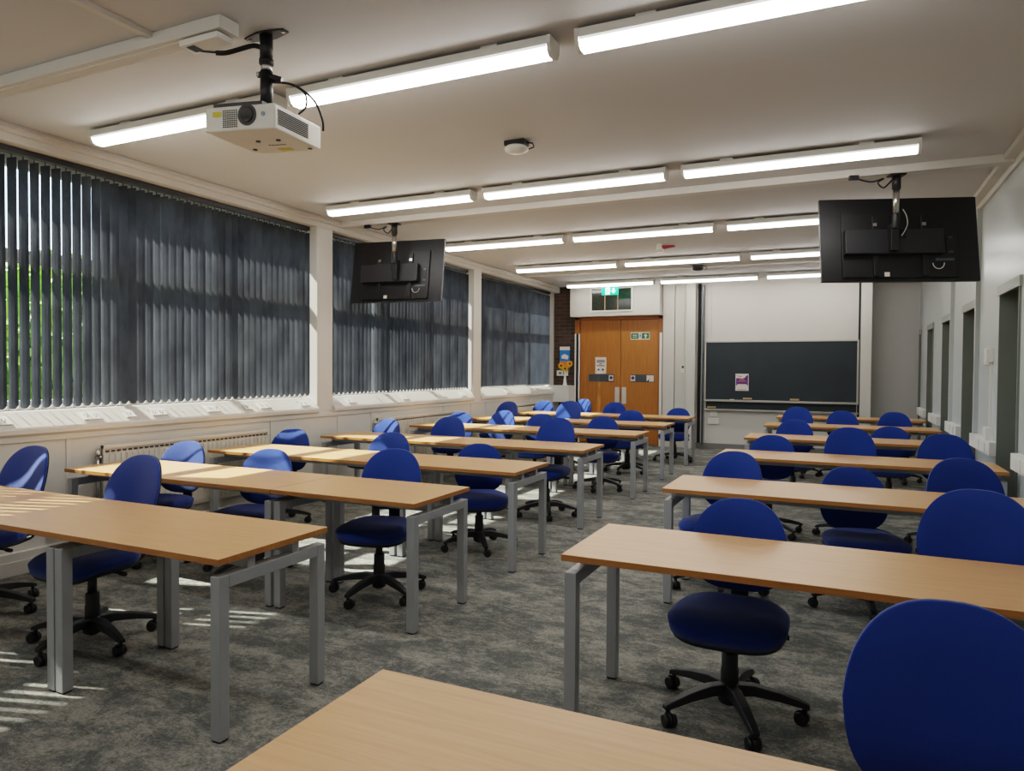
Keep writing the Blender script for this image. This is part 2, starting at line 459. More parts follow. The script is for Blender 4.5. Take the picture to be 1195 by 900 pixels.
for (y, nm) in ((6.85, 'power socket on the sill trunking just past the first pillar'), (8.0, 'power socket on the sill trunking under the middle of the second window'),
                (9.0, 'power socket on the sill trunking under the second window, nearer the far pillar'), (9.6, 'power socket on the sill trunking beside the second pillar'),
                (11.2, 'power socket on the sill trunking under the left part of the far window'), (12.6, 'power socket on the sill trunking at the far end near the brick wall')):
    sill_socket(y, .146, nm)

# ---- radiators
def radiator(y0, y1, label):
    t = thing('radiator', label, 'radiator', (XL, (y0+y1)/2, .16), 0, 'white panel radiators below the windows')
    L = (y1-y0)/2; m = MB()
    n = int((y1-y0)/.05)
    m.box(.03, .045, -L, L, .08, .67)
    for i in range(n):
        y = -L+.02+i*(2*L-.04)/(n-1)
        m.box(.045, .053, y-.014, y+.014, .11, .62)
    m.build('panel', M_rad, t, bevel=.003)
    m = MB(); m.box(.028, .058, -L, -L+.012, .07, .69); m.box(.028, .058, L-.012, L, .07, .69); m.box(.022, .062, -L, L, .665, .69)
    for i in range(n): 
        y = -L+.04+i*(2*L-.08)/(n-1); m.box(.0455, .0535, y-.014, y+.014, .635, .648, 1)
    m.build('casing', [M_rad, M_vent], t)
    m = MB(); m.cyl((.04, -L-.035, -.0), (.04, -L-.035, .62), .011); m.cyl((.04, -L-.05, .60), (.04, -L-.05+.055, .60), .016); m.lathe([(.0, 0), (.018, .005), (.02, .03), (.014, .06), (0.001, .062)], (.04, -L-.035, .60))
    m.build('valve', M_chrome, t)
    m = MB()
    for y in (-L+.25, L-.25): m.box(.014, .032, y-.02, y+.02, .15, .6)
    m.build('wall_bracket', M_rad, t)
radiator(3.66, 5.42, 'long white radiator under the nearest window')
radiator(7.28, 9.35, 'white radiator under the middle window')
radiator(11.0, 12.75, 'white radiator under the far window, behind the farthest chairs')

# ---- back wall
struct(MB().box(-5.72, -4.96, YB, YB+.3, 0, ZC).build('wall_back_left', M_brick))
m = MB()
m.box(-4.96, -3.16, YB, YB+.3, 2.53, ZC)
m.box(-3.16, .26, YB, YB+.6, 0, ZC)
struct(m.build('wall_back', M_wall))
struct(MB().box(.26, XW+.3, YR, YR+.3, 0, ZC).build('wall_back_right', M_gwall))
struct(MB().box(-3.16, .25, YB-.018, YB+.001, 0, .11).build('baseboard_back', M_skirt, bevel=.003))
# duct panels between the door and the chalkboard
struct(MB().box(-3.15, -2.93, YB-.05, YB, 0, ZC).box(-2.915, -2.69, YB-.05, YB, 0, ZC).build('trim_10', M_wall, bevel=.004))
struct(MB().box(-2.69, -2.52, YB-.16, YB, 0, ZC).build('trim_11', M_wall, bevel=.005))
struct(MB().box(.26, .43, YB-.12, YR, 0, ZC).build('trim_12', M_wall, bevel=.005))
struct(MB().box(-2.49, -2.44, YB-.05, YB, .11, 3.1).build('trim_13', M_dgap))
struct(MB().box(.225, .258, YB-.05, YB, .11, 3.1).build('trim_14', M_dgap))
struct(MB().box(-2.36, -2.33, YB-.012, YB, 2.1, 3.12).box(-2.27, -2.25, YB-.012, YB, 2.1, 3.12).build('trim_15', M_wall))

# bulkhead above the door with fanlight
YK = 13.40
m = MB(); m.box(-4.99, -3.18, YK, YB, 2.53, ZC)
bk = struct(m.build('trim_16', M_wall, bevel=.004))
t = thing('fanlight_window', 'dark three-pane internal window in the white bulkhead above the double doors', 'window', (-4.13, YK, 2.64))
MB().box(-.40, .40, -.008, 0, 0, .42).build('pane', M_grilleglass, t)
m = MB(); m.box(-.43, .43, -.02, 0, -.03, 0).box(-.43, .43, -.02, 0, .42, .45).box(-.43, -.40, -.02, 0, 0, .42).box(.40, .43, -.02, 0, 0, .42)
m.build('frame', M_white, t)
for x in (-.13, .13): MB().box(x-.008, x+.008, -.014, 0, 0, .42).build('mullion', M_ply, t)

# double door
YD = YB+.10
m = MB()
m.box(-4.96, -4.86, YB-.01, YB+.2, 0, 2.53).box(-3.25, -3.16, YB-.01, YB+.2, 0, 2.53).box(-4.96, -3.16, YB-.01, YB+.2, 2.47, 2.53)
m.box(-4.96, -3.16, YB+.18, YB+.2, 0, 2.53)
struct(m.build('trim_17', M_doorframe, bevel=.003))
struct(MB().box(-4.955, -4.925, YB-.03, YB-.012, 0, 2.2).box(-4.875, -4.845, YB-.03, YB-.012, 0, 2.2).box(-3.22, -3.17, YB-.03, YB-.012, 0, 2.2).build('trim_18', M_white, bevel=.003))
struct(MB().box(-4.925, -4.875, YB-.018, YB-.011, 0, 2.2).build('trim_19', M_dgap))
def leaf(nm, x0, x1, side):
    d = struct(MB().box(x0, x1, YB+.04, YB+.085, .01, 2.465).build(nm, M_door, bevel=.003))
    return d
dl = leaf('door_1', -4.858, -4.012, 1); dr = leaf('door_2', -4.004, -3.252, -1)
for d, x, sx in ((dl, -4.075, -1), (dr, -3.935, 1)):
    MB().box(x-.045, x+.045, YB+.036, YB+.0399, .80, 1.13).build('push_plate', M_satin, d, bevel=.002)
MB().lathe([(.0, 0), (.02, .002), (.02, .008), (0.001, .01)], (0, 0, 0), 16).build('keyhole_cover', M_glintgrey, dr).matrix_local = Matrix.Translation((-3.95, YB+.04, .66)) @ Matrix.Rotation(PI/2, 4, 'X')
MB().box(-4.67, -4.14, YB+.034, YB+.0399, 1.235, 1.385).build('finger_plate', M_glintgrey, dl, bevel=.002)
MB().box(-3.80, -3.33, YB+.034, YB+.0399, 1.235, 1.385).build('finger_plate', M_glintgrey, dr, bevel=.002)
def door_disc(x):
    t = thing('fire_door_sign', 'small white square sign with a blue disc on the %s door leaf' % ('left' if x < -4 else 'right'), 'sign', (x, YB+.033, 1.31))
    MB().box(-.045, .045, -.003, 0, -.055, .055).build('plate', M_paper, t)
    MB().cyl((0, -.0031, .005), (0, -.0045, .005), .034, seg=24).build('disc', M_signblue, t)
door_disc(-4.20); door_disc(-3.755)
o = MB().box(-.07, .07, -.003, 0, -.06, .06).build('door_label', M_paper); o.location = (-3.41, YB+.033, 1.31)
tag(o, 'small pale label at the right end of the right door plate', 'label')
MB().prism([(-.07, -.06), (.0, .0), (-.03, -.06)], 'y', -.0045, -.0031).build('dark_corner', M_ink, o)
# notice on left leaf
t = thing('door_notice', 'white printed paper notice on the left door leaf', 'notice', (-4.42, YB+.039, 1.56))
MB().box(-.115, .115, -.002, 0, -.165, .165).build('sheet', M_paper, t)
m = MB()
for i, (w, z) in enumerate(((.085, .10), (.09, .07), (.03, .03), (.08, -.005))): m.box(-w, w, -.0032, -.0021, z-.008, z+.008)
for x in (-.045, .045): m.cyl((x, -.0021, -.085), (x, -.0032, -.085), .022, seg=16)
m.build('printed_lines', M_ink, t)
# exit sign on right leaf
t = thing('exit_door_sign', 'green fire exit sign with running figure and up arrow on the right door leaf', 'sign', (-3.62, YB+.039, 2.14))
MB().box(-.19, .19, -.003, 0, -.07, .07).build('plate', M_paper, t)
m = MB()
for a, b in ((-.18, -.03), (.035, .18)): m.box(a, b, -.0042, -.0031, -.055, .055)
m.build('green_panel', M_green, t)
def arrow(m, cx, cz, s, y0, y1, up=True):
    q = 1 if up else -1
    m.prism([(cx-.9*s, cz), (cx, cz+q*s), (cx+.9*s, cz), (cx+.3*s, cz), (cx+.3*s, cz-q*s), (cx-.3*s, cz-q*s), (cx-.3*s, cz)], 'y', y0, y1)
def runner(m, cx, cz, s, y0, y1):
    m.cyl((cx+.12*s, y0, cz+.72*s), (cx+.12*s, y1, cz+.72*s), .17*s, seg=12)
    def bar(a, b, w):
        a = Vector((a[0]*s+cx, a[1]*s+cz)); b = Vector((b[0]*s+cx, b[1]*s+cz)); d = (b-a).normalized(); n = Vector((-d.y, d.x))*w*s
        m.prism([tuple(a+n), tuple(b+n), tuple(b-n), tuple(a-n)], 'y', y0, y1)
    bar((.05, .5), (-.05, -.1), .14); bar((-.02, -.05), (.35, -.3), .09); bar((.35, -.3), (.3, -.8), .08)
    bar((-.05, -.05), (-.25, -.5), .09); bar((-.25, -.5), (-.6, -.55), .08); bar((.05, .42), (.4, .15), .07); bar((.03, .42), (-.4, .25), .07)
m = MB(); arrow(m, .11, 0, .042, -.0056, -.0043); m.box(-.15, -.06, -.0056, -.0043, .01, .024); m.box(-.15, -.06, -.0056, -.0043, -.026, -.012)
m.build('white_symbols', M_paper, t)
m = MB(); runner(m, .002, 0, .055, -.0046, -.0031); m.build('running_figure', M_green, t)

# hanging illuminated exit sign
t = thing('illuminated_exit_sign', 'lit green exit sign with running figure and down arrow hung above the doors', 'exit sign', (-4.02, 12.95, 2.965))
MB().box(-.16, .16, -.012, .012, -.075, .075).build('sign_panel', M_greenlit, t, bevel=.002)
m = MB(); m.box(-.03-.055, -.03+.03, -.0135, -.0121, -.065, .065); arrow(m, .07, -.0, .05, -.0135, -.0121, up=False)
m.build('white_symbols', M_whitelit, t)
m = MB(); runner(m, -.045, 0, .055, -.0150, -.0136); m.build('running_figure', M_greenlit, t)
MB().box(-.17, .17, -.03, .03, .075, .12).build('housing', M_white, t, bevel=.003)
MB().cyl((-.1, 0, .12), (-.1, 0, ZC-2.965), .006).cyl((.1, 0, .12), (.1, 0, ZC-2.965), .006).build('hanging_rods', M_white, t)

# thermostat box with conduit on duct panel
t = thing('wall_sensor', 'small white sensor box with a thin conduit on the panel right of the doors', 'sensor', (-2.76, YB-.05, 1.52))
MB().box(-.04, .04, -.03, 0, -.09, .06).build('sensor_box', M_white, t, bevel=.004)
MB().box(-.008, .008, -.014, 0, .06, 1.6).build('conduit', M_white, t)
MB().box(-.022, .022, -.0315, -.0301, -.01, .04).build('dial', M_glintgrey, t)

# ---- chalkboard
t = thing('chalkboard', 'large dark green sliding chalkboard on the far wall with aluminium frame', 'chalkboard', (-1.06, YB-.02, .92))
W = 1.30
MB().box(-W+.02, W-.02, -.05, -.03, .02, 1.09).build('upper_board', M_board, t)
m = MB(); m.box(-W, W, -.062, -.022, 1.075, 1.10).box(-W, -W+.03, -.062, -.022, 0, 1.1).box(W-.03, W, -.062, -.022, 0, 1.1).box(-W, W, -.10, -.022, -.02, .015)
m.build('upper_frame', M_alu, t, bevel=.002)
MB().box(-W+.02, W-.02, -.015, 0, -.16, .9).build('lower_board', M_board, t)
m = MB(); m.box(-W, W, -.075, .0, -.19, -.16).box(W-.03, W, -.018, .0, -.19, .0).box(-W, -W+.03, -.018, 0, -.19, 0)
m.build('chalk_ledge', M_alu, t, bevel=.002)
for x in (-W-.045, W+.012): MB().box(x, x+.03, -.06, 0.02, -.85, 2.15).build('side_rail', M_glintgrey, t)
def eraser(x, z, lab, y):
    t2 = thing('board_eraser', lab, 'eraser', (x, y, z), 0, 'board erasers on the chalk ledges')
    MB().box(-.075, .075, -.022, .022, .012, .042).build('handle_block', M_ply, t2, bevel=.004)
    MB().box(-.07, .07, -.02, .02, 0, .012).build('felt', M_seed, t2)
eraser(-1.58, .935, 'wooden board eraser on the upper chalk ledge, left one below the poster', YB-.095)
eraser(-.78, .935, 'wooden board eraser on the upper chalk ledge, right one near the middle', YB-.095)
eraser(-2.22, .76, 'wooden board eraser on the lower chalk ledge at its left end', YB-.065)
o = MB().cyl((-.04, 0, .006), (.04, 0, .006), .006, seg=8).build('chalk_stick', M_paper); o.location = (-1.85, YB-.10, .935)
tag(o, 'white stick of chalk on the upper chalk ledge, left of the erasers', 'chalk')
t = thing('poster', 'small white and purple poster stuck on the chalkboard', 'poster', (-1.68, YB-.0701, 1.26))
MB().box(-.115, .115, -.002, 0, -.155, .155).build('sheet', M_paper, t)
m = MB(); m.prism([(-.105, .075), (-.03, .075), (.0, .065), (.05, .085), (.07, .115), (.1, .135), (.105, .135), (.105, -.07), (.075, -.035), (-.075, -.035), (-.105, -.07)], 'y', -.0034, -.0021)
m.build('purple_band', M_purple, t)
m = MB(); m.box(-.05, .05, -.0044, -.0035, .035, .05).box(-.08, .08, -.0044, -.0035, .012, .02).box(-.09, -.075, -.0044, -.0021, .11, .135)
m.build('printed_lines', M_porange, t)
MB().box(-.085, .085, -.003, -.0021, -.14, -.132).box(-.07, .0, -.003, -.0021, .105, .115).build('small_print', M_ink, t)
# wall sockets under the chalkboard
t = thing('wall_socket', 'white double socket with conduit on the wall below the left end of the chalkboard', 'socket', (-2.19, YB, .52))
MB().box(-.10, .10, -.03, 0, -.05, .06).box(-.06, .06, -.03, 0, .10, .19).build('socket_box', M_white, t, bevel=.004)
MB().box(-.16, -.135, -.015, 0, -.35, .22).box(-.16, -.0, -.015, 0, .22, .24).build('conduit', M_white, t)

# ---- right wall with recessed grey openings
OPEN = [(6.43, 7.19), (8.31, 9.18), (10.20, 10.99), (12.10, 12.83), (13.93, 14.19)]
OPEN = [(2.6, 3.4), (4.5, 5.3)] + OPEN
m = MB(); y = YF
for a, b in OPEN:
    m.box(XW, XW+.35, y, a, 0, ZC); y = b
    m.box(XW, XW+.35, a, b, 2.18, ZC)
m.box(XW, XW+.35, y, YR+.3, 0, ZC)
struct(m.build('wall_right', M_wallR))
for i, (a, b) in enumerate(OPEN):
    m = MB()
    m.box(XW-.015, XW+.33, a, a+.02, 0, 2.18).box(XW-.015, XW+.33, b-.02, b, 0, 2.18).box(XW-.015, XW+.33, a, b, 2.16, 2.18)
    d = struct(m.build('door_%d' % (i+3), M_gpaint))
    MB().box(XW+.30, XW+.34, a+.02, b-.02, 0, 2.16).build('door_panel', M_gpaint, d)
    MB().box(XW-.022, XW-.001, a-.04, b+.04, 2.12, 2.2).build('head_casing', M_gcasing, d)
struct(MB().box(XW-.10, XW, YF, YR, 3.115, ZC).box(XW-.025, XW, YF, YR, 3.06, 3.115).build('trim_20', M_trim, bevel=.004))
struct(MB().box(XW-.04, XW, 8.20, 8.25, .87, 3.06).box(XW-.04, XW, 10.0, 10.05, .87, 3.06).build('trim_21', M_wallR))
def pier_trunk(y0, y1, label):
    t = thing('wall_trunking', label, 'trunking', (XW, (y0+y1)/2, .75), 0, 'white socket trunking on the right wall piers')
    L = (y1-y0)/2
    MB().box(-.06, 0, -L, L, 0, .12).build('cover', M_white, t, bevel=.003)
    m = MB()
    for q in (-.5, .1): m.box(-.068, -.0601, q*L-.073, q*L+.073, .018, .104)
    m.build('socket_plate', M_white, t, bevel=.002)
pier_trunk(5.75, 6.36, 'white socket trunking on the right wall at the picture edge')
pier_trunk(7.22, 8.27, 'white socket trunking on the right wall pier below the light switch')
pier_trunk(9.22, 10.16, 'white socket trunking on the second right wall pier past the light switch')
pier_trunk(11.03, 12.06, 'white socket trunking on the third right wall pier from the light switch')
pier_trunk(12.87, 13.89, 'white socket trunking on the right wall pier nearest the grey end wall')
t = thing('light_switch', 'white light switch with conduit on the right wall between grey openings', 'switch', (XW, 7.52, 1.60))
MB().box(-.02, 0, .05, .30, -.06, .09).build('switch_plate', M_white, t, bevel=.003)
MB().box(-.055, 0, -.06, .04, -.04, .08).build('switch_box', M_white, t, bevel=.004)
MB().box(-.025, -.0201, .10, .14, -.01, .04).box(-.025, -.0201, .2, .24, -.01, .04).build('rocker', M_glintgrey, t)
MB().box(-.02, 0, -.025, .0, -.66, -.04).box(-.055, 0, -.1, .06, -.73, -.62).build('conduit', M_white, t)

# ---- ceiling conduits and beam trunking
struct(MB().box(XL, XW, 6.60, 6.71, 3.095, ZC).build('trim_22', M_trim, bevel=.004))
struct(MB().box(XL, XW, 11.75, 11.79, 3.135, ZC).build('trim_23', M_trim))
struct(MB().box(XL, -2.72, 2.50, 2.62, 3.095, ZC).box(-5.2, -2.76, 2.53, 2.59, 3.09, 3.1).build('trim_24', M_trim, bevel=.004))
struct(MB().box(-3.225, -3.185, YF, 2.5, 3.135, ZC).build('trim_25', M_trim))

# ---- ceiling lights
def make_light(L):
    m = MB()
    m.box(-L/2, L/2, -.068, .068, 3.098, 3.140)
    for s in (-1, 1):
        m.prism([(-.068, 3.142), (.068, 3.142), (.068, 3.10), (.05, 3.06), (.03, 3.048), (-.03, 3.048), (-.05, 3.06), (-.068, 3.10)], 'x', s*(L/2), s*(L/2+.022))
    return m
def add_light(x0, x1, y, label, proto=[None]):
    if proto[0] is None:
        t = thing('ceiling_light', label, 'ceiling light', (0, 0, 0), 0, 'strip lights on the ceiling')
        L = 1.66
        h = make_light(L); 
        h.box(-.55, -.45, -.05, .05, 3.138, 3.16).box(.45, .55, -.05, .05, 3.138, 3.16)
        h.build('housing', M_white, t, bevel=.002, loc=(0, 0, 0))
        d = MB().prism([(-.062, 3.0975), (.062, 3.0975), (.061, 3.086), (.047, 3.062), (.026, 3.051), (-.026, 3.051), (-.047, 3.062), (-.061, 3.086)], 'x', -L/2+.001, L/2-.001)
        for f in d.bm.faces:
            c = f.calc_center_median(); f.material_index = 1 if c.z > 3.08 else 0
        d.build('diffuser', [M_diff, M_diffside], t)
        proto[0] = t; o = t
    else:
        o = copy_tree(proto[0]); o['label'] = label
    o.location = ((x0+x1)/2, y, 0); o.location.z = 0
    return o
LX = [(-4.87, -3.16), (-3.05, -1.35), (-1.22, .48)]
LY = [3.37, 5.90, 8.29, 10.57, 12.9]
RN = ['nearest', 'second', 'third', 'fourth', 'farthest']; CN = ['left', 'middle', 'right']
for i, y in enumerate(LY):
    for j, (a, b) in enumerate(LX):
        add_light(a, b, y, 'lit strip light in the %s ceiling row, %s of its three' % (RN[i], {'left': 'leftmost by the windows', 'middle': 'middle one', 'right': 'rightmost'}[CN[j]]))

for j, (a, b) in enumerate(LX):  # extra unseen row, added to brighten the nearest desk and floor
    add_light(a, b, .92, 'added fill strip light overhead of the camera, outside the picture, %s of its three' % ('leftmost', 'middle', 'rightmost')[j])

# ---- smoke detectors etc.
def detector(x, y, lab, body):
    t = thing('smoke_detector', lab, 'detector', (x, y, ZC))
    MB().box(-.08, .08, -.05, .05, -.035, 0).tube([(.08, 0, -.02), (.13, 0, -.03), (.14, .0, -.06), (.10, 0, -.07)], .006).build('mount_plate', M_black, t, bevel=.004)
    MB().lathe([(.02, -.035), (.075, -.04), (.09, -.055), (.085, -.07), (.05, -.085), (.001, -.09)][::-1], seg=24).build('sensor_disc', body, t)
detector(-2.22, 4.80, 'round white ceiling device on a black plate in front of the second light row', M_white)
detector(-2.14, 11.6, 'small dark ceiling device far back between the last two light rows', M_black)
t = thing('fire_alarm_sounder', 'red and white fire alarm sounder on the ceiling past the third light row', 'alarm', (-2.25, 9.46, ZC))
MB().lathe([(.001, -.11), (.05, -.105), (.055, -.06), (.05, -.05), (.045, 0)], seg=20).build('detector_base', M_white, t)
MB().prism([(.02, -.075), (.20, -.05), (.20, -.03), (.02, -.02)], 'y', -.035, .035).build('red_horn', M_red, t, bevel=.006)

# ---- desks
DD = .638; DZ = .73; DT = .026
def desk(x0, x1, y, label, group, legs=('l', 'r'), name='desk'):
    L = x1-x0
    t = thing(name, label, 'desk', (x0, y, 0), 0, group)
    g = .0025
    top = MB(); top.box(g, L-g, 0, DD, DZ-DT, DZ)
    for f in top.bm.faces:
        f.normal_update(); f.material_index = 0 if abs(f.normal.z) > .5 else 1
    top.build('desktop', [M_desk, M_edge], t, bevel=.0015)
    for q in legs:
        xa = .012 if q == 'l' else L-.062 if q == 'r' else q
        for (ya, nm) in ((.014, 'leg'), (DD-.058, 'leg')):
            lg = MB().box(xa, xa+.05, ya, ya+.05, .008, .655).build('leg', M_leg, t, bevel=.003)
            MB().box(xa+.005, xa+.045, ya+.005, ya+.045, 0, .008).build('foot_pad', M_foot, lg)
        MB().box(xa, xa+.05, .064, DD-.058, .605, .655).build('crossbar', M_leg, t, bevel=.003)
    for ya in (.17, DD-.21):
        MB().box(.022, L-.022, ya, ya+.04, .655, .702).build('support_rail', M_leg, t, bevel=.002)
    for xc in (.30, L-.30):
        MB().box(xc-.05, xc+.05, .14, .17, .684, DZ-DT).build('clip', M_foot, t)
    return t
LROW = [(-2.163, 1.975), (-2.11, 3.266), (-2.116, 4.587), (-2.14, 6.123), (-2.116, 7.834), (-2.15, 9.42), (-2.147, 11.0)]
LEFTX = [-5.12, -5.11, -5.16, -5.18, -5.15, -5.20, -5.20]
ORD = ['nearest', 'second', 'third', 'fourth', 'fifth', 'sixth', 'farthest']
for i, (xr, y) in enumerate(LROW):
    if i == 0:
        desk(LEFTX[0], xr, y, 'very long beech desk in the nearest row on the left', 'long beech desks along the window wall', ('l', -3.245-LEFTX[0], -3.185-LEFTX[0], 'r'))
        continue
    xm = -3.145
    desk(LEFTX[i], xm, y, 'long beech desk by the window wall in the %s row on the left' % ORD[i], 'long beech desks along the window wall')
    desk(xm, xr, y, 'short beech desk at the aisle end of the %s row on the left' % ORD[i], 'short beech desks on the left of the aisle')
RROW = [(-1.018, .794), (-1.016, 2.6415), (-1.022, 4.4126), (-1.002, 6.299), (-.994, 8.2127), (-.983, 10.237), (-.976, 12.18)]
RORD = ['beech desk at the bottom of the picture, nearest the camera', 'beech desk right of the aisle in the second row, over a swivel chair seat', 'beech desk right of the aisle in the third row',
        'beech desk right of the aisle in the fourth row', 'beech desk right of the aisle in the fifth row', 'beech desk right of the aisle in the sixth row', 'farthest beech desk right of the aisle, below the chalkboard']
for i, (x, y) in enumerate(RROW):
    desk(x, 1.13, y, RORD[i], 'beech desks right of the aisle')

# ---- chairs
def superellipse(t, a, b, n):
    c, s = math.cos(t), math.sin(t)
    return (a*math.copysign(abs(c)**(2/n), c), b*math.copysign(abs(s)**(2/n), s))
def disc_solid(outline, front, back, rings=9, seg=56):
    """closed pillow: front(u,v,r) and back(u,v,r) give 3D points"""
    bm = MB(); b = bm.bm
    rs = [0]+[math.sin(PI/2*(i+1)/rings) for i in range(rings)]
    def sheet(fn):
        c = b.verts.new(fn(0, 0, 0)); R = []
        for r in rs[1:]:
            ring = []
            for k in range(seg):
                u, v = outline(2*PI*k/seg); ring.append(b.verts.new(fn(u*r, v*r, r)))
            R.append(ring)
        for k in range(seg): b.faces.new((c, R[0][k], R[0][(k+1) % seg])).smooth = True
        for i in range(len(R)-1):
            for k in range(seg):
                b.faces.new((R[i][k], R[i+1][k], R[i+1][(k+1) % seg], R[i][(k+1) % seg])).smooth = True
        return R[-1]
    A = sheet(front); B = sheet(back)
    for k in range(seg): b.faces.new((A[k], B[k], B[(k+1) % seg], A[(k+1) % seg])).smooth = True
    return bm
BACK_Y = .235
def back_outline(t):
    x, z = superellipse(t, .212, .203, 2.55 if math.sin(t) > 0 else 2.9)
    x *= 1.0-.12*(z/.203) if z > 0 else 1.0+.05*(z/.203)
    return x, z
def back_c(x, z):      # leaning, concave shell surface
    return BACK_Y+.05+z*.24-1.1*x*x+.5*max(0, -z-.05)**2
def bf(x, z, r): return (x, back_c(x, z)-.014-.022*(1-r**4)-.008*math.exp(-((z+.10)/.08)**2)*(1-r**2), .742+z)
def bb(x, z, r): return (x, back_c(x, z)+.006*(1-r**4), .742+z)
def bsf(x, z, r): return (x*.985, back_c(x, z)+.005, .742+z*.985)
def bsb(x, z, r): return (x*.985, back_c(x, z)+.010+.016*(1-r**5), .742+z*.985)
def seat_outline(t):
    x, y = superellipse(t, .238, .215, 3.5)
    x *= 1+.05*(-y/.215)
    return x, y
def seat_drop(x, y): return -.030*max(0, (-y-.06)/.155)**2+.02*max(0, (y-.1)/.115)**2
def sf(x, y, r): return (x, y-.03, .452+.020*(1-r**6)-.012*(1-min(1, (x/.16)**2+(y/.16)**2)) * (r < .8)*.6+seat_drop(x, y)-.014*r**10)
def sb(x, y, r): return (x*.97, (y-.03)*.97, .400+seat_drop(x, y)-.004*(1-r**4))
def psf(x, y, r): return (x*.95, (y-.03)*.95, .399+seat_drop(x, y)-.003)
def psb(x, y, r): return (x*.93, (y-.03)*.93, .382+seat_drop(x, y)-.010*(1-r**5))

def make_chair():
    t = thing('office_chair', 'x', 'chair', (0, 0, 0), 0, 'x')
    up = []
    up.append(disc_solid(back_outline, bf, bb).build('backrest', M_blue, t))
    up.append(disc_solid(back_outline, bsf, bsb, 6).build('back_shell', M_black, t))
    up.append(disc_solid(seat_outline, sf, sb).build('seat', M_blue, t))
    up.append(disc_solid(seat_outline, psf, psb, 6).build('seat_pan', M_black, t))
    m = MB()
    path = [(.02, .352), (.20, .352), (.265, .365), (.30, .40), (.305, .47), (.298, .70)]
    hw = .038; pv = None
    for (y, z), (y2, z2) in zip(path, path[1:]):
        d = Vector((y2-y, z2-z)).normalized(); n = Vector((-d.y, d.x))*.009
        m.prism([(y+n.x, z+n.y), (y2+n.x, z2+n.y), (y2-n.x, z2-n.y), (y-n.x, z-n.y)], 'x', -hw, hw)
    up.append(m.build('back_stem', M_black, t, bevel=.003))
    m = MB().box(-.07, .07, -.12, .10, .343, .380).cyl((.07, .02, .36), (.20, .02, .362), .006, seg=8).cyl((.19, .02, .362), (.235, .02, .362), .012, seg=10)
    up.append(m.build('tilt_mechanism', M_black, t, bevel=.005))
    up.append(MB().cyl((0, 0, .235), (0, 0, .345), .0225, seg=20).build('gas_piston', M_black, t))
    MB().lathe([(.037, .07), (.037, .20), (.034, .205), (.034, .265), (.029, .272)], seg=20).build('column_sleeve', M_black, t)
    MB().lathe([(.02, .045), (.045, .06), (.05, .10), (.046, .135), (.033, .15)], seg=24).build('base_hub', M_black, t)
    for k in range(5):
        a = 2*PI*k/5
        c, s = math.cos(a), math.sin(a)
        m = MB(); R = []
        for (r, z, w, h) in ((.035, .115, .032, .026), (.10, .120, .029, .024), (.20, .106, .025, .020), (.285, .086, .021, .015), (.318, .076, .017, .011)):
            R.append([m.bm.verts.new((r*c-q*w*s, r*s+q*w*c, z+e*h*(1 if e > 0 else .8))) for q, e in ((-1, -.9), (1, -.9), (.75, 1), (-.75, 1))])
        for A, B in zip(R, R[1:]):
            for q in range(4): m.bm.faces.new((A[q], A[(q+1) % 4], B[(q+1) % 4], B[q]))
        m.bm.faces.new(R[0][::-1]); m.bm.faces.new(R[-1])
        lg = m.build('base_leg', M_black, t, bevel=.004)
        cx, cy = .30*c, .30*s
        m = MB(); m.cyl((cx, cy, .05), (cx, cy, .078), .010, seg=10)
        b = a+1.1+k*1.7; ux, uy = math.cos(b), math.sin(b)
        ox, oy = cx-uy*.012, cy+ux*.012
        for q in (-1, 1):
            m.cyl((ox+ux*.008*q, oy+uy*.008*q, .027), (ox+ux*.026*q, oy+uy*.026*q, .027), .027, .024, seg=18)
        m.cyl((ox-ux*.008, oy-uy*.008, .030), (ox+ux*.008, oy+uy*.008, .030), .030, seg=14)
        m.build('castor', M_black, lg)
    return t

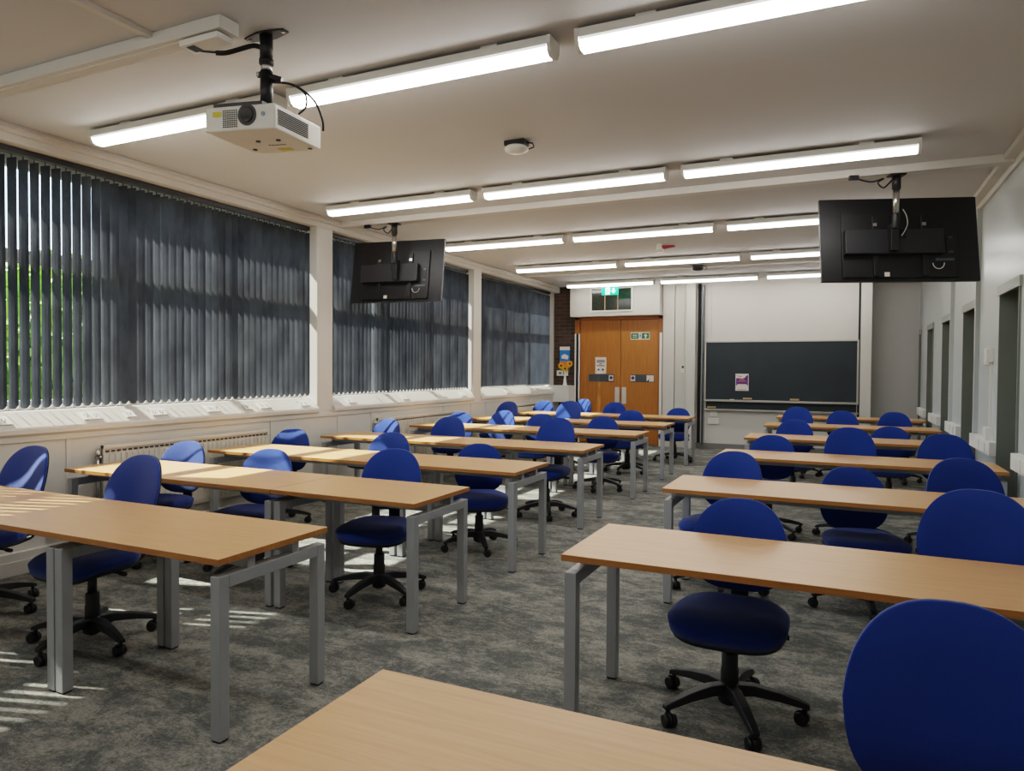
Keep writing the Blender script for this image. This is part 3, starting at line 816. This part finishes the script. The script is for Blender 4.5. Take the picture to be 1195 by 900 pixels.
# (back apex X, Y, Z, facing angle deg, base angle deg, label)
CH = [
 (-4.640, 2.800, 0.965, 2, 20, 'L', 'nearest left row', 'at the left picture edge, partly cut off'),
 (-3.600, 2.780, 0.968, 0, 62, 'L', 'nearest left row', 'beside the aisle, seat seen under the desk'),
 (-4.788, 4.086, 0.874, 10, -9, 'L', 'second left row', 'sunlit one closest to the windows'),
 (-3.925, 4.097, 0.855, 16, 40, 'L', 'second left row', 'sunlit one in the middle'),
 (-2.801, 4.097, 0.916, 16, 35, 'L', 'second left row', 'beside the aisle, whole seat visible below'),
 (-4.900, 5.420, 0.873, 12, 22, 'L', 'third left row', 'bright sunlit one closest to the windows'),
 (-3.723, 5.404, 0.888, 8, 10, 'L', 'third left row', 'partly sunlit one in the middle'),
 (-2.852, 5.437, 0.813, 28, 64, 'L', 'third left row', 'set low beside the aisle'),
 (-4.814, 6.936, 0.881, -6, -1, 'L', 'fourth left row', 'small sunlit one closest to the windows'),
 (-4.000, 6.950, 0.932, 4, 15, 'L', 'fourth left row', 'in the middle with a sunlit right side'),
 (-2.690, 6.926, 0.966, 0, 10, 'L', 'fourth left row', 'beside the aisle with a tall backrest'),
 (-4.815, 8.647, 0.874, 6, 25, 'L', 'fifth left row', 'leftmost, mostly behind another chair'),
 (-4.140, 8.651, 0.914, -8, 39, 'L', 'fifth left row', 'second from the windows'),
 (-3.589, 8.646, 0.887, 5, 30, 'L', 'fifth left row', 'third from the windows, low backrest'),
 (-2.758, 8.658, 0.878, 12, 42, 'L', 'fifth left row', 'beside the aisle, star base visible'),
 (-4.820, 10.240, 0.957, -10, 4, 'L', 'sixth left row', 'leftmost, with a sunlit right edge'),
 (-3.782, 10.233, 0.990, -6, 10, 'L', 'sixth left row', 'tall square-looking one with a shiny middle'),
 (-2.821, 10.232, 0.878, 5, 40, 'L', 'sixth left row', 'beside the aisle, base visible'),
 (-4.870, 11.840, 0.908, 0, -2, 'L', 'farthest left row', 'leftmost, striped with sunlight'),
 (-4.130, 11.880, 0.955, -18, 13, 'L', 'farthest left row', 'turned and bright, left of the doors'),
 (-3.550, 11.812, 0.915, 5, 1, 'L', 'farthest left row', 'low one in front of the double doors'),
 (-2.456, 11.803, 0.847, 0, 55, 'L', 'farthest left row', 'at the aisle end, whole chair visible'),
 (0.213, 1.800, 0.971, 4, 15, 'R', 'nearest right row', 'largest, at the bottom right picture corner'),
 (-0.420, 3.445, 0.875, 0, 8, 'R', 'second right row', 'seat and base visible below'),
 (0.515, 3.462, 0.986, -10, 5, 'R', 'second right row', 'tall backrest at the right picture edge'),
 (-0.679, 5.233, 0.898, -10, 2, 'R', 'third right row', 'beside the aisle'),
 (0.046, 5.240, 0.833, 14, 50, 'R', 'third right row', 'middle one, set low'),
 (0.676, 5.230, 0.929, 8, -3, 'R', 'third right row', 'rightmost one'),
 (-0.594, 7.102, 0.866, 0, 30, 'R', 'fourth right row', 'beside the aisle'),
 (0.056, 7.111, 0.964, 5, 7, 'R', 'fourth right row', 'tall middle one'),
 (0.797, 7.102, 0.937, 0, 7, 'R', 'fourth right row', 'rightmost one'),
 (-0.509, 9.016, 0.896, 0, 10, 'R', 'fifth right row', 'beside the aisle'),
 (0.494, 9.024, 0.854, -5, 10, 'R', 'fifth right row', 'right one, set low'),
 (-0.589, 11.040, 0.953, 0, 1, 'R', 'sixth right row', 'left one, greyish and taller'),
 (-0.010, 11.049, 0.915, 5, 10, 'R', 'sixth right row', 'middle one below the chalkboard'),
 (0.645, 11.040, 0.917, 0, 1, 'R', 'sixth right row', 'rightmost one'),
]
proto = make_chair()
UPPER = {'backrest', 'back_shell', 'seat', 'seat_pan', 'back_stem', 'tilt_mechanism', 'gas_piston'}
TOPZ = .945; AY = BACK_Y+.05+.203*.24
items = []
for i in range(len(CH)): items.append(proto if i == 0 else copy_tree(proto))
for o, (x, y, z, al, ba, side, row, pos) in zip(items, CH):
    a = math.radians(al)
    o.location = (x+AY*math.sin(a), y-AY*math.cos(a), 0); o.rotation_euler = (0, 0, a)
    dz = max(-.12, min(.085, z-TOPZ))
    for c in o.children:
        nm = c.name.split('.')[0]
        if nm in UPPER: c.location.z = (dz if nm in ('backrest', 'back_shell') else dz*.3)+(0 if nm in ('backrest', 'back_shell') else .022)
        if nm == 'base_leg': c.rotation_euler.z = math.radians(ba)
    o['label'] = 'blue swivel chair in the %s, %s' % (row, pos)
    o['group'] = 'blue swivel chairs left of the aisle' if side == 'L' else 'blue swivel chairs right of the aisle'

# ---- hanging displays (seen from behind)
def display(px, py, yaw, label, W=1.24, H=.72, zc=2.59, tilt=-9, dx=0):
    t = thing('hanging_display', label, 'display', (px, py, ZC), yaw, 'displays hung from the ceiling')
    zt = 3.095-ZC
    MB().cyl((0, 0, zt), (0, 0, zt-.12), .034, seg=20).box(-.06, .06, -.05, .05, zt-.012, zt).build('pole_socket', M_black, t)
    MB().cyl((0, 0, zt-.12), (0, 0, zt-.32), .026, seg=20).build('pole', M_chrome, t)
    MB().cyl((0, 0, zt-.32), (0, 0, zt-.44), .030, seg=20).box(-.03, .03, .0, .09, zt-.62, zt-.40).build('pole_clamp', M_black, t, bevel=.003)
    # local panel frame: y+ is the screen side
    Mx = Matrix.Translation((dx, .16, zc-ZC)) @ Matrix.Rotation(math.radians(tilt), 4, 'X')
    def P(mb, name, mt, parent=t, bevel=.003):
        o = mb.build(name, mt, parent, bevel=bevel)
        if parent is t: o.matrix_local = Mx
        return o
    P(MB().prism([(-W/2, -H/2), (W/2, -H/2), (W/2, H/2), (-W/2, H/2)], 'y', .0, .035), 'screen_case', M_tv)
    P(MB().box(-W/2+.012, W/2-.012, .0351, .037, -H/2+.014, H/2-.012), 'screen_glass', M_lens, bevel=0)
    P(MB().box(-W*.365, W*.36, -.022, 0, -H*.46, H*.32), 'rear_housing', M_tv)
    P(MB().box(-W*.36, W*.26, -.085, -.022, -H*.20, H*.09), 'mount_bar', M_tv2, bevel=.006)
    for x in (-.20, .19):
        br = P(MB().box(x-.02, x+.02, -.045, -.022, -H*.45, H*.27), 'mount_arm', M_tv)
        MB().box(x-.016, x+.016, -.05, -.0455, H*.14, H*.18).build('bolt_plate', M_chrome, br)
    P(MB().box(W*.29, W*.335, -.026, -.0221, -H*.19, H*.02).box(W*.305, W*.33, -.028, -.0261, -H*.0, H*.015, 1).box(W*.30, W*.333, -.028, -.0261, -H*.18, -H*.155, 1), 'port_panel', [M_tv2, M_glintgrey], bevel=0)
    P(MB().box(W*.22, W*.335, -.030, -.0221, -H*.27, -H*.24), 'cable_cover', M_glintgrey, bevel=0)
    pts = [(W*.21+.045*math.cos(u)+.03, -.035, -H*.30+.05*math.sin(u)) for u in [PI+ i*PI/8 for i in range(9)]]
    P(MB().tube(pts, .004, 6), 'loop_cable', M_cableW, bevel=0)
    P(MB().tube(smooth([(.0, -.12, .22), (.015, -.14, .16), (.03, -.12, .10), (.02, -.10, .05), (-.01, -.095, .0)]), .004, 6), 'pole_cable', M_cableW, bevel=0)
    P(MB().box(-.03, .03, -.088, -.0851, -.02, .06), 'cable_opening', M_dgap, bevel=0)
    P(MB().box(-.13, -.09, -.026, -.0221, -H*.45, -H*.40), 'sticker', M_paper, bevel=0)
    o = MB().tube(smooth([(-.02, .02, zt-.03), (-.09, .02, zt-.10), (-.14, .01, zt-.06), (-.10, .0, zt-.03), (-.2, 0, zt-.055), (-.33, 0, zt-.02)]), .007, 6)
    o.box(-.37, -.30, -.02, .02, zt-.035, zt)
    o.build('power_lead', M_cable, t)
    return t
display(-4.58, 6.66, math.radians(8), 'black display hanging near the windows on the left, seen from behind', W=1.14, H=.72, zc=2.585, dx=-.05)
display(.372, 6.66, math.radians(18), 'black display hanging at the right wall, seen from behind', W=1.26, H=.73, dx=.085)

# ---- projector
PX, PY = -2.68, 2.76
t = thing('ceiling_projector', 'white projector hanging upside down from a black ceiling pole at upper left', 'projector', (PX, PY, ZC), 0)
R8 = Matrix.Rotation(math.radians(9), 4, 'Z')
m = MB(); m.cyl((0, 0, -.13), (0, 0, 0), .032, seg=20).cyl((0, 0, -.15), (0, 0, -.125), .036, seg=20)
m.build('upper_pole', M_black, t)
m = MB(); m.prism([(-.13, -.02), (-.03, -.045), (.03, -.045), (.13, -.02), (.13, .02), (.03, .045), (-.03, .045), (-.13, .02)], 'z', -.008, 0)
m.build('ceiling_plate', M_black, t, bevel=.002)
m = MB()
for x in (-.11, .11): m.cyl((x, 0, -.012), (x, 0, -.008), .009, seg=10)
m.build('plate_screws', M_chrome, t)
MB().cyl((0, 0, -.19), (0, 0, -.14), .027, seg=20).build('inner_tube', M_chrome, t)
m = MB(); m.cyl((0, 0, -.37), (0, 0, -.185), .031, seg=20).cyl((.02, .0, -.215), (.075, .03, -.23), .017, seg=14)
m.build('lower_pole', M_black, t)
MB().cyl((-.03, -.01, -.20), (-.045, -.015, -.20), .016, seg=16).build('locking_knob', M_chrome, t)
Mp = Matrix.Translation((-.065, .06, -.452)) @ R8 @ Matrix.Rotation(math.radians(1.5), 4, 'Y') @ Matrix.Rotation(math.radians(2.5), 4, 'X')
def PP(mb, name, mt, bevel=0, parent=None):
    o = mb.build(name, mt, parent or t, bevel=bevel)
    if parent is None: o.matrix_local = Mp
    return o
hw, hd, hh = .20, .21, .061
case = PP(MB().box(-hw, hw, -hd, hd, -hh, hh), 'projector_case', M_proj, .008)
PP(MB().box(-.185, .10, -.17, .12, hh+.010, hh+.03).box(-.11, .11, -.05, .05, hh+.0, hh+.034), 'mount_tray', M_black, .003)
PP(MB().cyl((.045, -hd-.004, .012), (.045, -hd+.01, .012), .052, seg=32), 'lens_ring', M_black)
PP(MB().cyl((.045, -hd-.0045, .012), (.045, -hd-.010, .012), .038, .034, seg=32), 'lens', M_lens)
PP(MB().cyl((.135, -hd-.003, .012), (.135, -hd, .012), .011, seg=16), 'infrared_window', M_glintgrey)
m = MB()
for i in range(7):
    for j in range(9): m.box(-.095+i*.0125, -.095+i*.0125+.008, -hd-.0025, -hd-.0002, -.043+j*.0098, -.043+j*.0098+.0055)
PP(m, 'front_vent', M_vent)
m = MB()
for i in range(20):
    for j in range(8): m.box(hw+.0002, hw+.0025, -.185+i*.0125, -.165+i*.0125+.008, -.035+j*.0095, -.035+j*.0095+.0055)
PP(m, 'side_vent', M_vent)
PP(MB().box(-.155, -.105, -hd-.002, -hd-.0002, .012, .036), 'warning_sticker', M_yellow)
PP(MB().box(-.02, .06, .13, .175, -hh-.002, -hh-.0002), 'warning_sticker', M_yellow)
m = MB()
for x, y in ((-.15, .12), (.16, .165), (-.03, -.02), (.09, -.02)): m.cyl((x, y, -hh-.006), (x, y, -hh), .012, seg=12)
PP(m, 'adjuster_feet', M_glintgrey)
text_mesh('brand_lettering', 'Panasonic', .026, M_ink, t, Mp @ Matrix.Translation((.03, .06, -hh-.0012)) @ Matrix.Rotation(PI, 4, 'X'))
m = MB(); m.tube(smooth([(.03, .01, -.24), (.12, .06, -.25), (.19, .13, -.31), (.215, .17, -.40), (.205, .19, -.455)]), .006, 8)
m.tube(smooth([(.13, .065, -.255), (.165, .10, -.29), (.16, .11, -.35), (.12, .10, -.385)]), .005, 8)
m.build('video_cable', M_cable, t)
m = MB(); m.tube(smooth([(-.03, .0, -.06), (-.07, -.02, -.05), (-.12, -.06, -.075), (-.17, -.10, -.10), (-.21, -.13, -.105)]), .013, 8)
m.tube(smooth([(-.20, -.13, -.105), (-.27, -.17, -.10), (-.33, -.2, -.085), (-.345, -.20, -.075)]), .006, 8)
m.build('power_cable', M_cable, t)
t2 = thing('ceiling_socket', 'white power socket on the end of the ceiling trunking beside the projector pole', 'socket', (-2.88, 2.56, 3.09))
MB().box(-.13, .13, -.05, .05, -.03, 0).build('socket_plate', M_white, t2, bevel=.004)
MB().box(-.10, -.05, -.03, .03, -.034, -.0301).build('pin_holes', M_glintgrey, t2)

# ---- white ledge box, vase, poster and socket on brick wall
t = thing('wall_ledge', 'white boxed ledge at the end of the window sill carrying a flower vase', 'ledge', (-5.2, 13.40, .82))
MB().box(-.26, .24, -.12, .22, 0, .31).build('ledge_box', M_white, t, bevel=.004)
MB().box(-.27, .25, -.13, .22, .31, .33).build('ledge_top', M_white, t, bevel=.004)
VX, VY = -5.08, 13.38
t = thing('flower_vase', 'slim white vase standing on the white ledge by the brick wall', 'vase', (VX, VY, 1.15))
MB().lathe([(.001, 0), (.045, 0), (.045, .01), (.032, .06), (.022, .16), (.019, .24), (.026, .27), (.020, .268), (.014, .24), (.001, .2)], seg=24).build('vase_body', M_vase, t)
def flower(dx, dz, dy, lean, lab):
    t = thing('sunflower', lab, 'flower', (VX, VY, 1.15), 0, 'sunflowers in the white vase')
    MB().tube([(0, 0, .22), (dx*.4, dy*.4, .28), (dx, dy, dz-.02)], .005, 6).build('stem', M_stem, t)
    c = Vector((dx, dy, dz)); m = MB()
    for k in range(12):
        a = 2*PI*k/12; d = Vector((math.cos(a), -.25, math.sin(a))).normalized(); n = Vector((-math.sin(a), 0, math.cos(a)))
        p = [c+d*.018-n*.009, c+d*.045-n*.016, c+d*.075, c+d*.045+n*.016, c+d*.018+n*.009]
        m.bm.faces.new([m.bm.verts.new(q) for q in p])
    m.build('petals', M_petal, t, recalc=False)
    MB().cyl(c+Vector((0, -.012, 0)), c+Vector((0, .006, 0)), .022, .02, seg=14).build('seed_head', M_seed, t)
    m = MB()
    for q in (-1, 1):
        p = Vector((dx*.6, dy*.6, .30)); m.bm.faces.new([m.bm.verts.new(x) for x in (p, p+Vector((.03*q, -.01, .03)), p+Vector((.065*q, -.02, .02)), p+Vector((.03*q, -.01, -.005)))])
    m.build('leaf', M_stem, t, recalc=False)
flower(-.075, .40, -.01, 0, 'orange sunflower leaning left in the white vase')
flower(.015, .34, -.03, 0, 'orange sunflower in the middle of the white vase')
flower(.105, .44, .0, 0, 'orange sunflower leaning right in the white vase')
t = thing('wall_poster', 'blue and orange framed poster on the brick wall behind the flowers', 'poster', (-5.17, YB, 1.72))
MB().box(-.13, .13, -.02, 0, -.24, .24).build('frame', M_black, t, bevel=.003)
MB().box(-.11, .11, -.022, -.0201, -.22, .22).build('print', M_pblue, t)
MB().box(-.11, .11, -.0235, -.0221, -.22, -.08).build('orange_band', M_porange, t)
MB().box(-.11, .11, -.0235, -.0221, .15, .22).prism([(-.07, -.02), (.07, -.04), (.08, .03), (.0, .07), (-.07, .04)], 'y', -.0235, -.0221).build('pale_area', M_paper, t)
t = thing('brick_wall_socket', 'white socket box on the brick wall behind the vase', 'socket', (-5.22, YB, 1.40))
MB().box(-.12, .12, -.035, 0, -.055, .055).build('socket_box', M_white, t, bevel=.004)
MB().box(-.07, -.02, -.039, -.0351, -.02, .02).box(.02, .07, -.039, -.0351, -.02, .02).build('rocker', M_glintgrey, t)

# ---- outside: ground and trees beyond the windows
struct(MB().box(-40, -5.73, -15, 45, -.6, -.5).build('ground', M_grass))
def tree(x, y, h, r, lab):
    t = thing('tree', lab, 'tree', (x, y, -.5))
    rnd = random.Random(int(x*7+y*13))
    m = MB(); m.tube([(0, 0, 0), (.1, 0, h*.3), (0, .1, h*.6), (0, 0, h*.9)], [.22, .17, .12, .03], 10)
    for k in range(7):
        a = rnd.uniform(0, 2*PI); z = h*rnd.uniform(.25, .7)
        m.tube([(0, 0, z), (math.cos(a)*r*.4, math.sin(a)*r*.4, z+.5), (math.cos(a)*r*.8, math.sin(a)*r*.8, z+.8)], [.07, .045, .015], 6)
    m.build('trunk', M_bark, t)
    m = MB()
    for k in range(5200):
        u = Vector((rnd.gauss(0, 1), rnd.gauss(0, 1), rnd.gauss(0, 1))).normalized()*(rnd.random()**.45)
        c = Vector((u.x*r, u.y*r, h*.55+u.z*h*.48))
        n = Vector((rnd.gauss(0, 1), rnd.gauss(0, 1), rnd.gauss(0, 1)+.6)).normalized(); a = n.orthogonal().normalized()*rnd.uniform(.10, .20); b = n.cross(a)*.65
        m.bm.faces.new([m.bm.verts.new(p) for p in (c-a, c+b, c+a, c-b)])
    m.build('foliage', M_leaf, t, recalc=False)
tree(-13.5, 5.2, 4.0, 2.2, 'leafy green tree outside seen between the left blind slats')
tree(-14.5, 9.6, 4.2, 2.3, 'leafy green tree outside behind the middle of the first window')
tree(-15.5, 14.5, 4.2, 2.4, 'leafy green tree outside behind the second window')

# ------------------------------------------------------------------ light
sun = bpy.data.lights.new('sun', 'SUN'); sun.energy = 8.5; sun.angle = math.radians(.6); sun.color = (1, .95, .86)
so = bpy.data.objects.new('sun', sun); COL.objects.link(so)
so.rotation_euler = Vector((1, .31, -1.07)).to_track_quat('-Z', 'Y').to_euler()
w = bpy.data.worlds.new('sky'); bpy.context.scene.world = w; w.use_nodes = True
nt = w.node_tree; bg = nt.nodes['Background']
sk = nt.nodes.new('ShaderNodeTexSky'); sk.sky_type = 'NISHITA'; sk.sun_disc = False
sk.sun_elevation = math.radians(46); sk.sun_rotation = math.radians(-79)
nt.links.new(sk.outputs[0], bg.inputs[0]); bg.inputs[1].default_value = .24

# ------------------------------------------------------------------ camera
F, YAW, PITCH, ROLL, H = 826.5155, math.radians(25.0604), math.radians(-1.30665), math.radians(.37102), 1.46962
cam = bpy.data.cameras.new('camera'); co = bpy.data.objects.new('camera', cam); COL.objects.link(co)
cam.sensor_fit = 'HORIZONTAL'; cam.sensor_width = 36; cam.lens = F/1195*36; cam.clip_start = .05; cam.clip_end = 200
fw = Vector((-math.sin(YAW)*math.cos(PITCH), math.cos(YAW)*math.cos(PITCH), math.sin(PITCH)))
r0 = Vector((math.cos(YAW), math.sin(YAW), 0)); u0 = r0.cross(fw)
r = r0*math.cos(ROLL)+u0*math.sin(ROLL); u = -r0*math.sin(ROLL)+u0*math.cos(ROLL)
co.matrix_world = Matrix(((r.x, u.x, -fw.x, 0), (r.y, u.y, -fw.y, 0), (r.z, u.z, -fw.z, H), (0, 0, 0, 1)))
sc = bpy.context.scene; sc.camera = co
sc.view_settings.view_transform = 'Filmic'
try: sc.view_settings.look = 'Medium High Contrast'
except Exception: pass
sc.view_settings.exposure = 1.72
sc.cycles.max_bounces = 8
sc.cycles.transparent_max_bounces = 16
